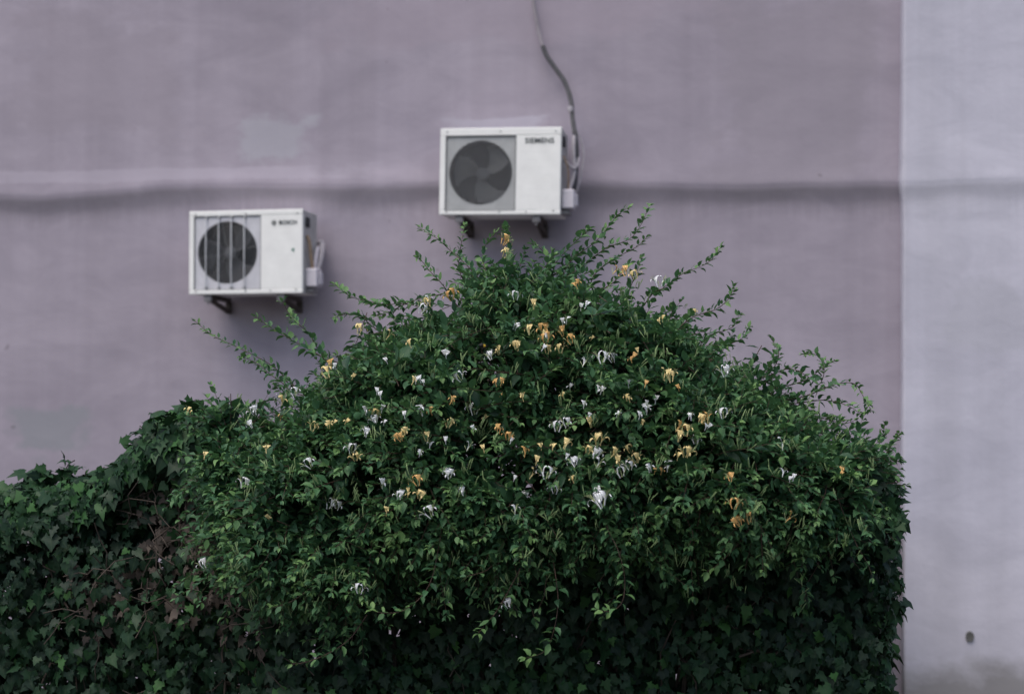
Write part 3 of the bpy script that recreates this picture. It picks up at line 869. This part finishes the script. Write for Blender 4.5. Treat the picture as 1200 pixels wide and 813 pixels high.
YELL = [(590, 297), (626, 358), (503, 354), (745, 323), (420, 387), (452, 393), (606, 406), (641, 410), (657, 409), (777, 441), (786, 442), (820, 491), (803, 506), (795, 513), (803, 531), (688, 527), (661, 521), (716, 531), (746, 538), (740, 526), (701, 517), (620, 556), (525, 496), (437, 484), (384, 438), (330, 470), (491, 580), (620, 388), (693, 496), (727, 541), (417, 535), (500, 513), (365, 500)]
ORNG = [(589, 281), (530, 347), (733, 319), (718, 316), (638, 384), (660, 389), (828, 493), (792, 500), (867, 610), (879, 608), (860, 592), (614, 530), (595, 510), (640, 397), (490, 565), (921, 606), (470, 511), (670, 398), (856, 560)]
for key, lst in (('w', WHITE), ('y', YELL), ('o', ORNG)):
    for j, (px, py) in enumerate(lst):
        q = leaf_hit(px, py + 5)
        d = (ROT @ Vector(((px - 600) / F, (406.5 - py - 5) / F, -1))).normalized()
        if q is None:
            q = next((leaf_hit(px + e * (640 - px) * .02, py + 5 + e * 5) for e in range(1, 9) if leaf_hit(px + e * (640 - px) * .02, py + 5 + e * 5)), 5.1)
        p = CAM + d * (q - .012)
        o_ = bpy.data.objects.new('flower', FM[key][(j * 3 + len(lst)) % 4 if (px, py) != (706, 590) else 3]); COL.objects.link(o_)
        o_.parent = hs; o_.location = p - hs.location
        o_.rotation_euler = (R(rnd.uniform(-14, 22)), R(rnd.uniform(-25, 25)), R(rnd.uniform(-60, 60)))
        s = rnd.uniform(.82, 1.12) * (1.3 if (px, py) == (706, 590) else 1); o_.scale = (s, s, s)
        if key == 'o': o_['label'] = 'fading orange flower'
        elif key == 'y': o_['label'] = 'cream yellow flower'
        else: o_['label'] = 'white flower'
# smaller blooms half hidden among the leaves, more than one could count
bm = bmesh.new()
for i in range(105):
    px, py = rnd.gauss(620, 190), rnd.gauss(490, 75)
    q = leaf_hit(px, py)
    if q is None or py > 620: continue
    p = CAM + (ROT @ Vector(((px - 600) / F, (406.5 - py) / F, -1))).normalized() * (q - rnd.uniform(-.015, .01)) - hs.location
    mi0 = rnd.choice((0, 0, 2, 2, 3))
    for j in range(rnd.choice((1, 1, 2))):
        n0 = len(bm.faces)
        bloom(bm, p + rv(.005), Vector((rnd.gauss(0, .35), rnd.gauss(-.2, .3), 1)), Vector((rnd.gauss(0, .7), -1, .1)), rnd.uniform(.022, .034))
        bm.faces.ensure_lookup_table()
        for f in bm.faces[n0:]:
            if f.material_index == 0: f.material_index = mi0
from_bm('flower', bm, [M['petal_white'], M['petal_tube'], M['petal_yellow'], M['petal_orange']], hs)['kind'] = 'stuff'
# unopened buds scattered over the mound
bm = bmesh.new()
for i in range(460):
    px, py = rnd.uniform(270, 1030), rnd.uniform(300, 720)
    q = leaf_hit(px, py)
    if q is None: continue
    p = CAM + (ROT @ Vector(((px - 600) / F, (406.5 - py) / F, -1))).normalized() * (q - rnd.uniform(-.02, .015)) - hs.location
    lean = Vector((rnd.gauss(0, .35), rnd.gauss(-.15, .25), 1))
    for j in range(rnd.choice((1, 2, 2, 3, 4))):
        bud(bm, p + rv(.006), (lean + rv(.22)).normalized(), rnd.uniform(.022, .040))
bd = from_bm('bud', bm, [M['petal_tube'], simple('bud_skin', (.19, .27, .12), .6, 0, .25, 40, .2)], hs); bd['kind'] = 'stuff'

# ------------------------------------------------------------------ ivy hedge
ivt_px = [(-140, 590), (-60, 580), (0, 584), (35, 572), (90, 566), (130, 560), (160, 540), (180, 512), (205, 492), (238, 486), (262, 500), (300, 540), (380, 600), (700, 600), (900, 585), (960, 545), (1030, 540), (1046, 570)]

ivz = interp([(at(x, y, YI).x, at(x, y, YI).z) for x, y in ivt_px])
IXL = at(-170, 600, YI).x; IXR = at(1046, 600, YI).x
ivy = empty('ivy_hedge', ((IXL + IXR) / 2, YI, 0))
tag(ivy, 'dark green ivy hedge with brown dead patches beneath the flowering honeysuckle', 'hedge')
lv = Leaves(); dl = Leaves(); tb = []
FRT = .26          # half depth of the hedge
dead_c = [(at(205, 610, YI - .25), .22), (at(240, 680, YI - .25), .26), (at(160, 690, YI - .25), .12), (at(255, 640, YI - .25), .2), (at(110, 720, YI - .25), .14), (at(100, 685, YI - .25), .10), (at(290, 740, YI - .25), .14), (at(170, 610, YI - .25), .12)]
def face_noise(x, z): return .10 * noise.noise(Vector((x * 2.1, z * 2.3, 9))) + .06 * noise.noise(Vector((x * 6.5, z * 6, 2)))
def ivy_leaf(p, out, size, age, dead=False):
    dn = Vector((rnd.gauss(0, .55), 0, -1)) if abs(out.z) < .6 else Vector((rnd.gauss(0, 1), rnd.gauss(-.4, 1), -.15))
    nn = out + UP * .5 + rv(.55)
    (dl if dead else lv).add(p, dn + out * .25 + rv(.2), nn, size, rnd.uniform(.85, 1.15), age)
for i in range(27000):
    x = rnd.uniform(IXL, IXR)
    zt = ivz(x)
    z = zt * (1 - rnd.random() ** 1.15)
    if z < 1.0 and rnd.random() < .55: continue
    lay = rnd.random()
    y = YI - FRT - face_noise(x, z) + (.24 * lay ** 1.2 if i < 20000 else .2 + .25 * lay)
    endx = (IXR - x)
    p = Vector((x, y, z))
    if x > IXR - .06 - .025 * (ivz(IXR) - z): continue
    cl = noise.noise(Vector((x * 3.3, z * 3.1, 5.5)))
    dead = False
    for c_, r_ in dead_c:
        dd = math.hypot(p.x - c_.x, p.z - c_.z)
        if dd < r_ and rnd.random() < .6 * (1 - dd / r_): dead = True
    if dead and lay < .25: p.y += .03
    young = .95 if rnd.random() < .06 else (.2 + .35 * cl + rnd.uniform(-.15, .15))
    sz = rnd.choice((rnd.uniform(.024, .045), rnd.uniform(.03, .066))) if x < at(300, 500, YI).x else rnd.uniform(.030, .058)
    if i >= 20000: sz = rnd.uniform(.07, .10)
    ivy_leaf(p, Vector((0, -1, 0)), sz, young, dead)
for i in range(5200):             # the top of the hedge, rounded over
    x = rnd.uniform(IXL, IXR); a = rnd.uniform(-.2, math.pi * .95); zt = ivz(x)
    p = Vector((x, YI - FRT * math.cos(a) * 1.05, zt - .12 + .12 * math.sin(a) + .03 * noise.noise(Vector((x * 6, a, 0))) + rnd.uniform(-.04, .02)))
    out = Vector((0, -math.cos(a), math.sin(a)))
    ivy_leaf(p, out, rnd.uniform(.042, .085), .3 + rnd.uniform(-.2, .3))
for i in range(2600):             # right end
    z = rnd.uniform(.0, ivz(IXR)); y = rnd.uniform(YI - FRT, YI + FRT)
    ivy_leaf(Vector((IXR - .02 - .10 * rnd.random() ** 2 - .05 * (ivz(IXR) - z) * .5 + .6 * face_noise(y * 2, z * 1.7), y, z)), Vector((1, -.35, 0)), rnd.uniform(.03, .06), .25 + rnd.uniform(-.2, .25))
for i in range(6500):             # back face and the return that runs on to the building
    if i < 2500:
        x = rnd.uniform(IXL, IXR); p = Vector((x, YI + FRT + face_noise(x, 3), ivz(x) * (1 - rnd.random()))); o_ = Vector((0, 1, 0))
    else:
        t = rnd.random(); cx_ = IXR - .22 + (.70 - IXR + .0) * t; y = YI + .1 + (YW - .12 - YI) * t
        zt = ivz(IXR) - .05 + (1.62 - ivz(IXR)) * t
        if rnd.random() < .42: sgn, z, dx = 1, zt * rnd.random(), .17
        elif rnd.random() < .7: sgn, z, dx = -1, zt * rnd.random(), -.17
        else: sgn, z, dx = 0, zt + rnd.uniform(-.05, .04), rnd.uniform(-.17, .17)
        p = Vector((cx_ + dx + rnd.gauss(0, .03), y, z)); o_ = Vector((sgn, 0, .15 if sgn else 1))
    ivy_leaf(p, o_, rnd.uniform(.06, .10), .25 + rnd.uniform(-.2, .25))
# sprigs that stick up on the left
sprig = []
for px, py, n in ((170, 508, 8), (195, 492, 8), (215, 500, 8), (240, 496, 9), (262, 492, 8), (255, 512, 8), (185, 522, 7), (225, 515, 8), (48, 552, 7), (78, 548, 9), (35, 565, 6), (150, 545, 6), (176, 515, 8), (190, 500, 6), (205, 486, 9), (232, 478, 9), (120, 556, 6), (100, 560, 5), (8, 575, 6), (250, 484, 6), (218, 480, 8)):
    q = at(px, py, YI - rnd.uniform(-.05, .12))
    foot = Vector((q.x + rnd.gauss(0, .03), YI, ivz(q.x) - .14))
    sprig.append((catmull([foot, (foot + q) / 2 + rv(.012), q, q + Vector((rnd.gauss(0, .02), 0, .03))], 4), [.0024] * 13))
    for t_ in (.45, .7, .85):
        for k in range(3): ivy_leaf(foot.lerp(q, t_) + rv(.018), Vector((rnd.uniform(-.6, .6), -.7, .5)).normalized(), rnd.uniform(.04, .07), .3 + rnd.uniform(-.2, .3))
    for k in range(n):
        ivy_leaf(q + rv(.022), Vector((rnd.uniform(-.5, .5), -.7, .6)).normalized(), rnd.uniform(.05, .09), .35 + rnd.uniform(-.2, .3))
fo = leaf_mesh('foliage', lv, IVY_V, IVY_F, IVY_RIB, [M['ivy_leaf']], ivy, None, ivy.location); fo['kind'] = 'stuff'
de = leaf_mesh('dead_foliage', dl, IVY_V, IVY_F, IVY_RIB, [M['dead']], ivy, None, ivy.location); de['kind'] = 'stuff'; de['label'] = 'withered brown ivy leaves'
# creeping stems inside
tb = []
for i in range(900):
    x = rnd.uniform(IXL, IXR); z0 = rnd.uniform(0, ivz(x) - .1)
    y = YI + rnd.uniform(-FRT + .04, FRT - .04)
    d = Vector((rnd.gauss(0, .5), rnd.gauss(0, .12), 1)).normalized() if rnd.random() < .7 else Vector((1, rnd.gauss(0, .2), rnd.gauss(0, .3))).normalized()
    ln = rnd.uniform(.15, .4)
    if x + d.x * ln > IXR - .04 or x + d.x * ln < IXL or z0 + max(0, d.z) * ln > min(ivz(x), ivz(x + d.x * ln)) - .14 or abs(y + d.y * ln - YI) > FRT - .02: continue
    pts = [Vector((x, y, z0)) - ivy.location + d * ln * t / 4 + rv(.015) for t in range(5)]
    r_ = rnd.uniform(.0015, .006); tb.append((pts, [r_ * (1 - .12 * k) for k in range(5)]))
for (c_, rr) in dead_c:
    for i in range(9):
        p = c_ + Vector((rnd.gauss(0, rr * .5), rnd.uniform(-.05, .06), rnd.gauss(0, rr * .4))) - ivy.location
        d = Vector((rnd.gauss(0, 1), rnd.gauss(0, .3), rnd.gauss(0, .6))).normalized(); ln = rnd.uniform(.08, .25)
        tb.append(([p + d * ln * t / 4 + rv(.01) for t in range(5)], [.0022] * 5))
tb += [([p - ivy.location for p in pts], (rs * 2)[:len(pts)]) for pts, rs in sprig]
tv, tf = tubes_np(tb, 5)
me = bpy.data.meshes.new('stem'); me.from_pydata(tv.tolist(), [], tf); me.polygons.foreach_set('use_smooth', [True] * len(tf))
link('stem', me, ivy, [M['twig']])['kind'] = 'stuff'

# ------------------------------------------------------------------ the bee on a white flower
p = front_hit(566, 405)
bee = empty('bumblebee', (p - (p - CAM).normalized() * .085) if p else at(566, 405, 4.6), (R(12), R(10), R(35)))
tag(bee, 'small dark bumblebee with yellow thorax feeding on a white flower', 'bee')
bm = bmesh.new()
prev = None
prof_b = [(-.0135, .0008), (-.012, .0034), (-.009, .0056), (-.005, .0062), (-.0015, .0050), (0, .0042), (.002, .0054), (.005, .0058), (.0075, .0046), (.0088, .0028), (.0102, .0034), (.0122, .0030), (.0136, .0010)]
for (x, r_) in prof_b:
    row = [bm.verts.new((x, r_ * math.cos(k * math.pi / 6), r_ * .92 * math.sin(k * math.pi / 6))) for k in range(12)]
    if prev:
        for k in range(12):
            f = bm.faces.new((prev[k], prev[(k + 1) % 12], row[(k + 1) % 12], row[k]))
            f.material_index = 1 if (.001 < x < .008) else 0
    else: bm.faces.new(row)
    prev = row
bm.faces.new(prev)
for sy in (-1, 1):
    for k, lx in enumerate((.006, .003, .000)):
        tube(bm, [(lx, sy * .004, -.003), (lx + .002 - .002 * k, sy * .009, -.004), (lx + .003 - .004 * k, sy * .011, -.011)], [.0007, .0006, .0004], 5)
    tube(bm, [(.013, sy * .001, .001), (.016, sy * .002, .003), (.019, sy * .004, .002)], .0003, 4)
from_bm('body', bm, [M['bee_black'], M['bee_yellow']], bee)
for sy in (-1, 1):
    bm = bmesh.new()
    c_ = bm.verts.new((.003, sy * .003, .005))
    out = [bm.verts.new((.003 - .014 * math.sin(t) * .9 - .002, sy * (.004 + .010 * math.sin(t) * .5 + .003 * math.cos(t)), .006 + .001 * math.sin(t))) for t in [k * math.pi / 8 for k in range(9)]]
    for a_, b_ in zip(out, out[1:]): bm.faces.new((c_, a_, b_))
    from_bm('wing', bm, M['wing'], bee)

# ------------------------------------------------------------------ light
az, el = R(-150), R(64)          # azimuth from +Y clockwise: behind the camera, to the left
sv = Vector((math.sin(az) * math.cos(el), math.cos(az) * math.cos(el), math.sin(el)))
sd_ = bpy.data.lights.new('sun', 'SUN'); sd_.energy = 1.0; sd_.angle = R(60); sd_.color = (1.0, .965, .93)
so = bpy.data.objects.new('sun', sd_); COL.objects.link(so)
so.location = (0, 0, 20); so.rotation_euler = sv.to_track_quat('Z', 'Y').to_euler()
w = bpy.data.worlds.new('World'); sc.world = w; w.use_nodes = True
nt = w.node_tree; bg = nt.nodes['Background']
sky = nt.nodes.new('ShaderNodeTexSky'); sky.sky_type = 'NISHITA'; sky.sun_disc = False
sky.sun_elevation = el; sky.sun_rotation = az % (2 * math.pi)
sky.air_density = 1.0; sky.dust_density = 4.0; sky.ozone_density = 1.0
nt.links.new(sky.outputs[0], bg.inputs[0]); bg.inputs[1].default_value = .10

vs = sc.view_settings
sc.display_settings.display_device = 'sRGB'
vs.view_transform = 'Standard'; vs.look = 'None'; vs.gamma = 1; vs.exposure = .76; vs.use_curve_mapping = False
sc.cycles.max_bounces = 6; sc.cycles.diffuse_bounces = 4; sc.cycles.transparent_max_bounces = 6
sc.cycles.use_denoising = True
